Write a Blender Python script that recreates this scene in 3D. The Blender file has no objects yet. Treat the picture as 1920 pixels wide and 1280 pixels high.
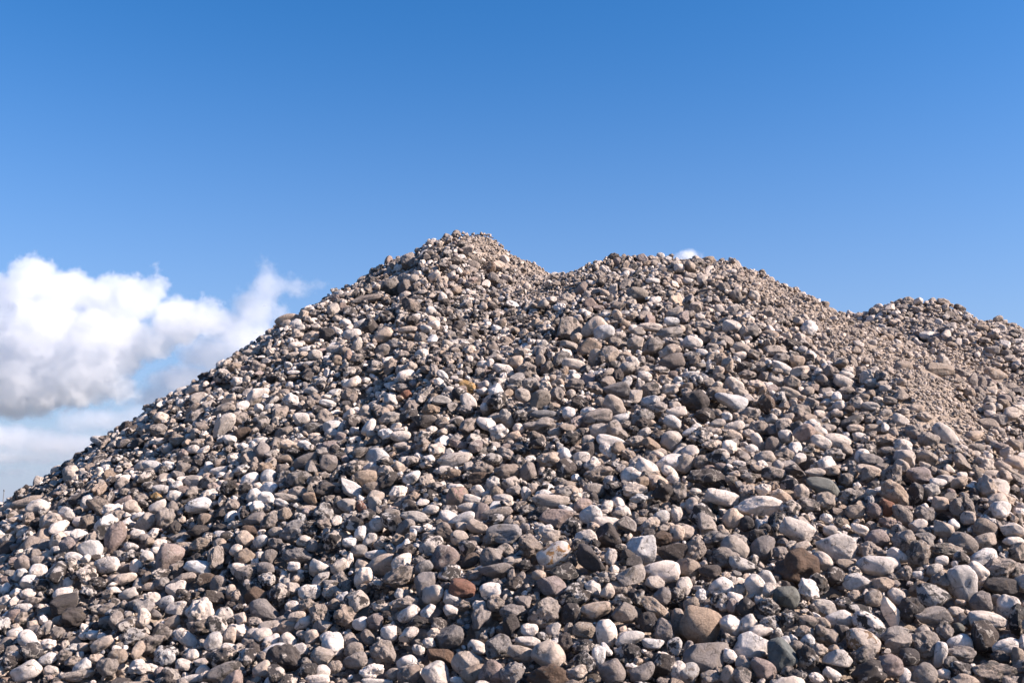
import bpy, bmesh, math, random
import numpy as np
from mathutils import Vector, Matrix, noise as mnoise

random.seed(11)
RNG = np.random.default_rng(11)
sc = bpy.context.scene
COL = sc.collection

# ------------------------------------------------------------------ camera, sky, sun, exposure
EYE = 1.6
FOC = 2000.0                       # focal length in pixels of the 1920 px wide photograph
PITCH = math.atan(320 / 2000.0)
cam_d = bpy.data.cameras.new('camera')
cam_d.sensor_width = 36.0
cam_d.lens = FOC / 1920.0 * 36.0
cam_d.clip_start = 0.05
cam_d.clip_end = 60000
cam = bpy.data.objects.new('camera', cam_d)
cam.location = (0, 0, EYE)
cam.rotation_euler = (math.pi / 2 + PITCH, 0, 0)
COL.objects.link(cam)
sc.camera = cam

SUN_DIR = Vector((0.82, -0.18, 0.52)).normalized()
SUN_EL = math.asin(SUN_DIR.z)
SUN_AZ = math.atan2(SUN_DIR.x, SUN_DIR.y)      # clockwise from +Y

world = bpy.data.worlds.new('World')
sc.world = world
world.use_nodes = True
wn = world.node_tree.nodes
wn.clear()
sky = wn.new('ShaderNodeTexSky')
sky.sky_type = 'NISHITA'
sky.sun_disc = False
sky.sun_elevation = SUN_EL
sky.sun_rotation = SUN_AZ
sky.altitude = 0
sky.air_density = 1.0
sky.dust_density = 1.0
sky.ozone_density = 10.0
bg = wn.new('ShaderNodeBackground')
bg.inputs['Strength'].default_value = 0.080
wo = wn.new('ShaderNodeOutputWorld')
wl = world.node_tree.links
hs = wn.new('ShaderNodeHueSaturation')         # clear, cold northern air: a slightly purer blue everywhere
hs.inputs['Saturation'].default_value = 1.12
hs.inputs['Hue'].default_value = 0.497
wl.new(sky.outputs[0], hs.inputs['Color'])
geo_w = wn.new('ShaderNodeTexCoord')            # pale sea haze that thickens evenly towards the horizon all round
sep_w = wn.new('ShaderNodeSeparateXYZ')
wl.new(geo_w.outputs['Generated'], sep_w.inputs[0])
hz = wn.new('ShaderNodeMapRange')
hz.inputs[1].default_value, hz.inputs[2].default_value = 0.0, 0.5
hz.inputs[3].default_value, hz.inputs[4].default_value = 1.0, 0.0
wl.new(sep_w.outputs[2], hz.inputs[0])
hp_ = wn.new('ShaderNodeMath'); hp_.operation = 'POWER'; hp_.inputs[1].default_value = 2.1
wl.new(hz.outputs[0], hp_.inputs[0])
hm = wn.new('ShaderNodeMath'); hm.operation = 'MULTIPLY'; hm.inputs[1].default_value = 0.92
wl.new(hp_.outputs[0], hm.inputs[0])
hx = wn.new('ShaderNodeMix'); hx.data_type = 'RGBA'
wl.new(hm.outputs[0], hx.inputs[0])
wl.new(hs.outputs[0], hx.inputs[6])
hx.inputs[7].default_value = (2.75, 3.05, 3.85, 1)
wl.new(hx.outputs[2], bg.inputs[0])
world.node_tree.links.new(bg.outputs[0], wo.inputs[0])

sun_d = bpy.data.lights.new('sun', 'SUN')
sun_d.energy = 5.0
sun_d.angle = math.radians(0.5)
sun_d.color = (1.0, 0.865, 0.765)
sun = bpy.data.objects.new('sun', sun_d)
sun.rotation_euler = (-SUN_DIR).to_track_quat('-Z', 'Y').to_euler()
COL.objects.link(sun)

sc.view_settings.view_transform = 'Standard'
sc.view_settings.look = 'None'
sc.view_settings.exposure = 1.27
sc.view_settings.gamma = 1.0
sc.view_settings.use_curve_mapping = False
sc.render.engine = 'CYCLES'
sc.cycles.max_bounces = 32
sc.cycles.diffuse_bounces = 2
sc.cycles.glossy_bounces = 2
sc.cycles.volume_bounces = 24
sc.cycles.volume_step_rate = 3.0

# ------------------------------------------------------------------ camera maths on the ground
CP, SP = math.cos(PITCH), math.sin(PITCH)

def proj(x, y, z):
    z = z - EYE
    d = y * CP + z * SP
    return 960 + FOC * x / d, 640 - FOC * (-y * SP + z * CP) / d, d

def ray(u, v):
    dx, dy = (u - 960) / FOC, (640 - v) / FOC
    return np.array([dx, CP - dy * SP, SP + dy * CP])

def at(u, v, y):
    D = ray(u, v)
    t = y / D[1]
    return np.array([D[0] * t, y, EYE + D[2] * t])

RIGHT = Vector((1, 0, 0))
UP = Vector((0, -SP, CP))
BACK = Vector((0, -CP, -SP))

# ------------------------------------------------------------------ the heap's shape: dumped ridges at the angle of repose
RIDGES = [
    (851.9, 518.2, 6.611, 871.1, 453.0, 7.024, 0.691, 0.279),
    (650.8, 668.2, 6.090, 757.0, 482.6, 7.612, 0.619, 0.05),
    (829.0, 503.0, 6.785, 824.4, 470.5, 7.064, 0.658, 0.096),
    (244.3, 890.0, 5.173, 441.9, 698.4, 6.058, 0.642, 0.311),
    (1159.6, 497.7, 6.355, 1328.7, 503.1, 6.240, 0.607, 0.162),
    (1428.7, 552.8, 6.237, 1514.4, 645.5, 6.287, 0.593, 0.181),
    (1722.9, 576.9, 7.582, 1762.6, 611.8, 7.625, 0.565, 0.429),
    (768.0, 490.0, 7.0, 800.0, 459.0, 7.0, 0.64, 0.06),
    (1025.0, 515.0, 6.7, 1070.0, 515.0, 6.6, 0.60, 0.15),
    (1195.0, 504.0, 6.3, 1245.0, 503.0, 6.3, 0.60, 0.10),
    (1810.0, 602.0, 7.6, 1845.0, 610.0, 7.6, 0.57, 0.20),
    (1500.0, 760.0, 5.2, 2050.0, 800.0, 5.0, 0.58, 0.4),
]

def height(gx, gy):
    zs = []
    for ua, va, ya, ub, vb, yb, s, r0 in RIDGES:
        A, B = at(ua, va, ya), at(ub, vb, yb)
        ex, ey = B[0] - A[0], B[1] - A[1]
        t = np.clip(((gx - A[0]) * ex + (gy - A[1]) * ey) / (ex * ex + ey * ey + 1e-9), 0, 1)
        dx, dy = gx - A[0] - t * ex, gy - A[1] - t * ey
        zs.append(A[2] + t * (B[2] - A[2]) - s * (np.sqrt(dx * dx + dy * dy + r0 * r0) - r0))
    zs = np.array(zs)
    m = zs.max(0)
    return m + np.log(np.exp(14 * (zs - m)).sum(0)) / 14

CELL = 0.008
X0, X1, Y0, Y1 = -5.6, 6.6, 1.6, 9.2
NX, NY = int((X1 - X0) / CELL), int((Y1 - Y0) / CELL)

def smooth_noise(nx, ny, step, amp, seed):
    """bilinear value noise over the raster"""
    r = np.random.default_rng(seed)
    g = r.normal(size=(int(ny / step) + 3, int(nx / step) + 3))
    yy, xx = np.arange(ny) / step, np.arange(nx) / step
    yi, xi = yy.astype(int), xx.astype(int)
    fy, fx = yy - yi, xx - xi
    fy, fx = (fy * fy * (3 - 2 * fy))[:, None], (fx * fx * (3 - 2 * fx))[None]
    a, b = g[yi][:, xi], g[yi][:, xi + 1]
    c, d = g[yi + 1][:, xi], g[yi + 1][:, xi + 1]
    return amp * ((a * (1 - fx) + b * fx) * (1 - fy) + (c * (1 - fx) + d * fx) * fy)

gx, gy = np.meshgrid(X0 + CELL * (np.arange(NX) + .5), Y0 + CELL * (np.arange(NY) + .5))
Z0 = height(gx, gy) + smooth_noise(NX, NY, 60, .024, 1) + smooth_noise(NX, NY, 20, .020, 2) + smooth_noise(NX, NY, 140, .02, 3)
Z0 -= .19 * np.clip((-1.55 - gx) / 1.30, 0, 1.15)                      # the left flank has slumped lower
GZY, GZX = np.gradient(Z0, CELL)

def zat(x, y):
    i = np.clip(((np.asarray(y) - Y0) / CELL).astype(int), 0, NY - 1)
    j = np.clip(((np.asarray(x) - X0) / CELL).astype(int), 0, NX - 1)
    return Z0[i, j]

def hit(u, v):
    """first point of the heap along the line of sight; None if it passes over"""
    D = ray(u, v)
    t = np.arange(1.8, 9.0, .004) / D[1]
    x, y, z = D[0] * t, D[1] * t, EYE + D[2] * t
    ok = (x > X0) & (x < X1) & (y < Y1 - .05)
    below = ok & (z < zat(x, y))
    k = np.argmax(below)
    if not below[k]:
        return None
    return np.array([x[k], y[k], z[k]])

# sandy runs of fines, as bands on the heap's surface
SAND = []
for pts, rad in (([(925, 465), (970, 490), (1020, 512)], .19),
                 ([(1420, 535), (1480, 555), (1540, 590), (1600, 622), (1660, 660)], .29),
                 ([(1660, 660), (1720, 700), (1760, 735), (1745, 790)], .24),
                 ([(1700, 650), (1800, 680), (1880, 720)], .20),
                 ([(1000, 535), (1060, 545)], .16)):
    hp = [hit(u, v) for u, v in pts]
    hp = [p for p in hp if p is not None]
    for a, b in zip(hp[:-1], hp[1:]):
        SAND.append((a, b, rad))
sand = np.zeros_like(Z0)
for a, b, rad in SAND:
    e = b[:2] - a[:2]
    t = np.clip(((gx - a[0]) * e[0] + (gy - a[1]) * e[1]) / (e @ e), 0, 1)
    d2 = (gx - a[0] - t * e[0]) ** 2 + (gy - a[1] - t * e[1]) ** 2
    sand = np.maximum(sand, np.exp(-d2 / (rad * rad)))
sand = np.clip(1.25 * sand * (1 + smooth_noise(NX, NY, 14, .25, 5)), 0, 1)

# how deep the loose layer lies over the packed body: thin on crests, none where fines run
_nl = np.sqrt(GZX ** 2 + GZY ** 2 + 1)
facing = (GZX * gx + GZY * gy - (Z0 - EYE)) / _nl / np.sqrt(gx ** 2 + gy ** 2 + (Z0 - EYE) ** 2)
loose = .085 * np.clip((facing - .0) / .30, .22, 1) * (1 - .93 * sand)

# ------------------------------------------------------------------ materials
def new_mat(name):
    m = bpy.data.materials.new(name)
    m.use_nodes = True
    m.node_tree.nodes.clear()
    return m, m.node_tree.nodes, m.node_tree.links

class NB:
    """tiny node-building helper"""
    def __init__(s, m):
        s.n, s.l = m.node_tree.nodes, m.node_tree.links
    def put(s, sock, v):
        if isinstance(v, bpy.types.NodeSocket):
            s.l.new(v, sock)
        elif v is not None:
            sock.default_value = v
    def math(s, op, a, b=None, c=None, clamp=False):
        n = s.n.new('ShaderNodeMath'); n.operation = op; n.use_clamp = clamp
        for i, v in enumerate((a, b, c)):
            if v is not None: s.put(n.inputs[i], v)
        return n.outputs[0]
    def vmath(s, op, a, b=None, scale=None):
        n = s.n.new('ShaderNodeVectorMath'); n.operation = op
        s.put(n.inputs[0], a)
        if b is not None: s.put(n.inputs[1], b)
        if scale is not None: s.put(n.inputs['Scale'], scale)
        return n.outputs[0]
    def noise(s, vec, scale, detail=4, rough=.55, dist=0.0, col=False):
        n = s.n.new('ShaderNodeTexNoise')
        s.put(n.inputs['Vector'], vec)
        n.inputs['Scale'].default_value = scale
        n.inputs['Detail'].default_value = detail
        n.inputs['Roughness'].default_value = rough
        n.inputs['Distortion'].default_value = dist
        return n.outputs['Color' if col else 'Fac']
    def mix(s, f, a, b, mode='MIX'):
        n = s.n.new('ShaderNodeMix'); n.data_type = 'RGBA'; n.blend_type = mode
        s.put(n.inputs[0], f); s.put(n.inputs[6], a); s.put(n.inputs[7], b)
        return n.outputs[2]
    def ramp(s, v, lo, hi, a=0.0, b=1.0):
        n = s.n.new('ShaderNodeMapRange'); n.interpolation_type = 'SMOOTHSTEP'
        s.put(n.inputs[0], v); s.put(n.inputs[1], lo); s.put(n.inputs[2], hi)
        n.inputs[3].default_value = a; n.inputs[4].default_value = b
        return n.outputs[0]
    def attr(s, name, out='Fac'):
        n = s.n.new('ShaderNodeAttribute'); n.attribute_type = 'INSTANCER'; n.attribute_name = name
        return n.outputs[out]

BUMP_D = .03

def stone_material():
    m, n, l = new_mat('stone_surface')
    b = NB(m)
    tc = n.new('ShaderNodeTexCoord')
    oi = n.new('ShaderNodeObjectInfo')
    off = b.math('MULTIPLY', oi.outputs['Random'], 173.0)
    cmb = n.new('ShaderNodeCombineXYZ')
    for i in range(3): l.new(off, cmb.inputs[i])
    # grain at the stone's true scale: local coordinates times half-extents, 32 to the metre
    co = b.vmath('SCALE', b.vmath('MULTIPLY', tc.outputs['Object'], b.attr('size', 'Vector')), scale=32.0)
    co = b.vmath('ADD', co, cmb.outputs[0])
    tint = b.attr('tint', 'Color')
    patch = b.attr('patch')          # share of the surface under the second colour
    second = b.attr('second', 'Color')
    grain = b.attr('grain')          # coarse (rock) or fine (chalk)
    n1 = b.noise(co, 1.35, 6, .62, .35)
    n2 = b.noise(co, 4.5, 6, .65)
    n3 = b.noise(co, 16, 4, .65)
    # broad tone drift, blotches, grain
    tone = b.math('ADD', b.ramp(n1, .3, .7, .80, 1.14), b.math('MULTIPLY', b.math('SUBTRACT', n2, .5), b.math('MULTIPLY_ADD', grain, 1.1, .22)))
    tone = b.math('ADD', tone, b.math('MULTIPLY', b.math('SUBTRACT', n3, .5), b.math('MULTIPLY_ADD', grain, .8, .15)))
    base = b.vmath('SCALE', tint, scale=tone)
    # bedding bands on some, pale veins on others
    wv = n.new('ShaderNodeTexWave'); l.new(co, wv.inputs['Vector'])
    wv.inputs['Scale'].default_value = .8; wv.inputs['Distortion'].default_value = 6.0; wv.inputs['Detail'].default_value = 4
    gate = b.ramp(b.math('FRACT', b.math('MULTIPLY', oi.outputs['Random'], 37.0)), .70, .74)
    base = b.vmath('SCALE', base, scale=b.math('SUBTRACT', 1.0, b.math('MULTIPLY', b.math('MULTIPLY', wv.outputs['Fac'], gate), .10)))
    vn = b.math('ABSOLUTE', b.math('SUBTRACT', b.noise(b.vmath('ADD', co, (60, 2, 8)), .55, 3, .5, .3), .5))
    gate2 = b.ramp(b.math('FRACT', b.math('MULTIPLY', oi.outputs['Random'], 91.0)), .72, .76)
    base = b.mix(b.math('MULTIPLY', b.math('MULTIPLY', b.ramp(vn, .006, .020, 1, 0), gate2), .55), base, (.52, .46, .40, 1))
    # second colour in sharp-edged patches (black flint under white rind, or the other way round)
    pn = b.math('ADD', b.math('MULTIPLY', b.noise(b.vmath('ADD', co, (31, 7, 3)), 1.05, 7, .62, .35), .8), b.math('MULTIPLY', n2, .2))
    th = b.math('SUBTRACT', .69, b.math('MULTIPLY', patch, .38))
    pm = b.ramp(pn, b.math('SUBTRACT', th, .012), b.math('ADD', th, .03))
    pm = b.math('MULTIPLY', pm, b.ramp(patch, 0.0, .08))
    base = b.mix(pm, base, second)
    # pits and specks
    v = n.new('ShaderNodeTexVoronoi'); v.feature = 'F1'
    l.new(co, v.inputs['Vector']); v.inputs['Scale'].default_value = 7.5
    sp = b.math('MULTIPLY', b.ramp(v.outputs['Distance'], .09, .20, 1, 0), b.ramp(b.noise(co, 3.1, 2), .50, .62))
    base = b.mix(b.math('MULTIPLY', sp, .72), base, (.05, .045, .04, 1))
    # ochre and grey stains, hairline cracks
    st = b.ramp(b.noise(b.vmath('ADD', co, (5, 77, 13)), .9, 5, .6, .4), .56, .70)
    base = b.mix(b.math('MULTIPLY', st, .45), base, b.mix(.5, base, (.20, .135, .075, 1)))
    vc = n.new('ShaderNodeTexVoronoi'); vc.feature = 'DISTANCE_TO_EDGE'
    l.new(b.vmath('ADD', co, b.vmath('SCALE', b.noise(co, 2.2, 4, .6, 0, True), scale=.9)), vc.inputs['Vector']); vc.inputs['Scale'].default_value = .55
    crack = b.math('MULTIPLY', b.ramp(vc.outputs['Distance'], .004, .028, 1, 0), b.ramp(b.noise(b.vmath('ADD', co, (9, 9, 50)), .8, 2), .47, .58))
    base = b.mix(b.math('MULTIPLY', crack, .6), base, (.07, .06, .05, 1))
    # pale dust lying on it
    dust = b.attr('dust')
    geo = n.new('ShaderNodeNewGeometry')
    sx = n.new('ShaderNodeSeparateXYZ'); l.new(geo.outputs['Normal'], sx.inputs[0])
    dm = b.math('MULTIPLY', dust, b.math('MULTIPLY', b.ramp(sx.outputs[2], -.3, .8, .35, 1), b.ramp(n2, .28, .62, .3, 1)), clamp=True)
    base = b.mix(dm, base, (.40, .318, .255, 1))
    hb = b.math('ADD', b.math('MULTIPLY', n2, b.math('MULTIPLY_ADD', grain, .9, .12)), b.math('MULTIPLY', n3, b.math('MULTIPLY_ADD', grain, .35, .10)))
    hb = b.math('SUBTRACT', hb, b.math('MULTIPLY', sp, .25))
    hb = b.math('SUBTRACT', hb, b.math('MULTIPLY', crack, .2))
    bump = n.new('ShaderNodeBump'); bump.inputs['Strength'].default_value = .8; bump.inputs['Distance'].default_value = BUMP_D
    l.new(hb, bump.inputs['Height'])
    p = n.new('ShaderNodeBsdfPrincipled')
    l.new(base, p.inputs['Base Color'])
    b.put(p.inputs['Roughness'], b.math('SUBTRACT', .92, b.math('MULTIPLY', pm, .42)))
    p.inputs['Specular IOR Level'].default_value = .35
    l.new(bump.outputs[0], p.inputs['Normal'])
    o = n.new('ShaderNodeOutputMaterial'); l.new(p.outputs[0], o.inputs[0])
    return m

def sand_material(name, a, c, scale):
    m, n, l = new_mat(name)
    b = NB(m)
    g = n.new('ShaderNodeNewGeometry')
    co = g.outputs['Position']
    n1 = b.noise(co, 3 * scale, 5, .6)
    n2 = b.noise(co, 40 * scale, 5, .7)
    n3 = b.noise(co, 190 * scale, 3, .7)
    f = b.math('ADD', b.math('MULTIPLY', n1, .4), b.math('ADD', b.math('MULTIPLY', n2, .35), b.math('MULTIPLY', n3, .25)))
    col = b.mix(b.ramp(f, .38, .62), a, c)
    bump = n.new('ShaderNodeBump'); bump.inputs['Strength'].default_value = .9; bump.inputs['Distance'].default_value = .02 / scale
    l.new(b.math('ADD', n2, b.math('MULTIPLY', n3, .4)), bump.inputs['Height'])
    p = n.new('ShaderNodeBsdfPrincipled'); l.new(col, p.inputs['Base Color'])
    p.inputs['Roughness'].default_value = .95; p.inputs['Specular IOR Level'].default_value = .2
    l.new(bump.outputs[0], p.inputs['Normal'])
    o = n.new('ShaderNodeOutputMaterial'); l.new(p.outputs[0], o.inputs[0])
    return m

M_STONE = stone_material()
M_SAND = sand_material('dusty_sand', (.23, .18, .142, 1), (.42, .335, .268, 1), 1.0)
M_GROUND = sand_material('ground_sand', (.085, .085, .07, 1), (.15, .145, .12, 1), .35)

# ------------------------------------------------------------------ ground and the body of the heap
def mesh_obj(name, verts, faces, mat, smooth=True):
    me = bpy.data.meshes.new(name)
    me.from_pydata(verts, [], faces)
    me.materials.append(mat)
    if smooth:
        me.polygons.foreach_set('use_smooth', [True] * len(me.polygons))
    o = bpy.data.objects.new(name, me)
    COL.objects.link(o)
    return o

R = 30000.0
ground = mesh_obj('ground', [(-R, -R, 0), (R, -R, 0), (R, R, 0), (-R, R, 0)], [(0, 1, 2, 3)], M_GROUND, False)
ground['kind'] = 'structure'

def build_mound():
    s = .05
    xs, ys = np.arange(-8, 11, s), np.arange(.2, 14, s)
    ax, ay = np.meshgrid(xs, ys)
    inside = (ax > X0 + .1) & (ax < X1 - .1) & (ay > Y0 + .1) & (ay < Y1 - .1)
    li, lj = np.clip(((ay - Y0) / CELL).astype(int), 0, NY - 1), np.clip(((ax - X0) / CELL).astype(int), 0, NX - 1)
    z = np.where(inside, zat(ax, ay) - loose[li, lj], height(ax, ay) - .085 - .19 * np.clip((-1.55 - ax) / 1.30, 0, 1.15))
    z = np.maximum(z, -.15)
    nx, ny = len(xs), len(ys)
    v = np.stack([ax, ay, z], -1).reshape(-1, 3)
    idx = np.arange(nx * ny).reshape(ny, nx)
    q = np.stack([idx[:-1, :-1], idx[:-1, 1:], idx[1:, 1:], idx[1:, :-1]], -1).reshape(-1, 4)
    o = mesh_obj('sand_hill', v.tolist(), q.tolist(), M_SAND)
    o['kind'] = 'structure'
    return o
build_mound()

# ------------------------------------------------------------------ stone shapes
def ico(sub):
    bm = bmesh.new()
    bmesh.ops.create_icosphere(bm, subdivisions=sub, radius=1)
    v = np.array([x.co[:] for x in bm.verts]); v /= np.linalg.norm(v, axis=1)[:, None]
    f = [[y.index for y in x.verts] for x in bm.faces]
    bm.free()
    return v, f
ICO5, ICO4 = ico(5), ico(4)

def fbm(v, scale, off, octs=3, rough=.5):
    o = Vector(off)
    return np.array([mnoise.fractal(Vector(p) * scale + o, 1.0 / max(rough, .01) * .5, 2.1, octs) for p in v])

def shape_rounded(v, r):
    p = r.uniform(2.0, 2.7)
    rad = 1 / (np.abs(v) ** p).sum(1) ** (1 / p)
    off = r.uniform(-50, 50, 3)
    rad = rad * facets(v, r, r.integers(3, 8), .78, 1.0, r.uniform(8, 20))
    rad = rad * (1 + .17 * fbm(v, .9, off, 2) + .03 * fbm(v, 3.0, off + 9, 2))
    q = v * rad[:, None]
    q[:, 1:] *= (1 + r.uniform(-.22, .22) * q[:, :1])          # one end fuller
    q[:, 1] += r.uniform(-.12, .12) * q[:, 0] ** 2               # slight bend
    return q

def facets(v, r, k, lo, hi, soft):
    nrm = r.normal(size=(k, 3)); nrm /= np.linalg.norm(nrm, axis=1)[:, None]
    d = r.uniform(lo, hi, k)
    c = np.clip(v @ nrm.T, 1e-3, None) / d
    c = np.concatenate([c, np.ones((len(v), 1)) / 1.08], 1)
    return 1 / ((c ** soft).sum(1) ** (1 / soft))

def shape_angular(v, r):
    off = r.uniform(-50, 50, 3)
    rad = facets(v, r, r.integers(8, 14), .55, .98, r.uniform(22, 50))
    rad = rad * (1 + .07 * fbm(v, 1.2, off, 2) + .035 * fbm(v, 3.2, off + 5, 3) + .012 * fbm(v, 9, off + 2, 2))
    return v * rad[:, None] * 1.12

def shape_knobbly(v, r):
    off = r.uniform(-50, 50, 3)
    a = fbm(v, 1.1, off, 2)
    bnoise = fbm(v, 2.3, off + 11, 3)
    rad = facets(v, r, 7, .75, 1.05, 12) if r.random() < .5 else np.ones(len(v))
    rad = rad * (1 + .32 * a + .13 * bnoise + .026 * fbm(v, 7, off + 4, 3))
    for _ in range(r.integers(1, 4)):                              # scooped hollows
        c = r.normal(size=3); c /= np.linalg.norm(c)
        rad -= r.uniform(.08, .2) * np.exp(-((v - c) ** 2).sum(1) / r.uniform(.08, .25))
    return v * rad[:, None]

def shape_slab(v, r):
    off = r.uniform(-50, 50, 3)
    w = v.copy()
    p = 5.0
    rad = 1 / ((np.abs(w[:, 0]) ** p + np.abs(w[:, 1]) ** p + np.abs(w[:, 2]) ** p) ** (1 / p))
    rad = np.minimum(rad, facets(v, r, 8, .72, 1.0, 22) * 1.12)
    rad = rad * (1 + .06 * fbm(v, 1.3, off, 2) + .03 * fbm(v, 3.6, off + 5, 3))
    return w * rad[:, None]

PROTO_COL = bpy.data.collections.new('stone_shapes')
PROTO = {}                          # letter -> indices
PROTO_MESH = []

def add_proto(letter, fn, seed, base=ICO5):
    r = np.random.default_rng(seed)
    v = fn(base[0], r)
    lo, hi = v.min(0), v.max(0)
    v = (v - (lo + hi) / 2) / ((hi - lo) / 2)                       # half-extents of one on each axis
    me = bpy.data.meshes.new('stone')
    me.from_pydata(v.tolist(), [], base[1])
    me.polygons.foreach_set('use_smooth', [True] * len(me.polygons))
    me.materials.append(M_STONE)
    o = bpy.data.objects.new('shape_%03d' % len(PROTO_MESH), me)
    PROTO_COL.objects.link(o)
    PROTO.setdefault(letter, []).append(len(PROTO_MESH))
    PROTO_MESH.append(me)

for i in range(34): add_proto('o', shape_rounded, 100 + i, ICO4)
for i in range(24): add_proto('a', shape_angular, 200 + i, ICO5 if i < 14 else ICO4)
for i in range(22): add_proto('n', shape_knobbly, 300 + i, ICO5 if i < 12 else ICO4)
for i in range(6): add_proto('f', shape_slab, 400 + i)
for i in range(10): add_proto('s', shape_angular, 500 + i, ICO4)

# kinds of stone: tint, second colour, share range of the second colour, grain
KIND = {
    'w': ((.66, .575, .515), (.11, .095, .085), (0, .26), .22),
    'c': ((.49, .400, .335), (.15, .12, .10), (0, .34), .34),
    'g': ((.25, .213, .195), (.42, .37, .33), (0, .28), .40),
    'd': ((.066, .055, .052), (.40, .35, .31), (.08, .45), .40),
    'm': ((.54, .468, .415), (.032, .027, .027), (.38, .66), .45),
    'k': ((.36, .298, .258), (.075, .064, .056), (.15, .48), .80),
    'b': ((.120, .078, .056), (.05, .04, .035), (0, .35), .55),
    'r': ((.26, .125, .085), (.12, .07, .05), (0, .3), .35),
    'p': ((.34, .262, .235), (.17, .13, .115), (.1, .4), .60),
    'n': ((.115, .118, .108), (.16, .155, .14), (0, .2), .18),
    't': ((.33, .255, .20), (.13, .10, .075), (.05, .35), .40),
    'o': ((.45, .28, .12), (.42, .36, .27), (.25, .45), .4),
}
SKIND = list(KIND)

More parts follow.
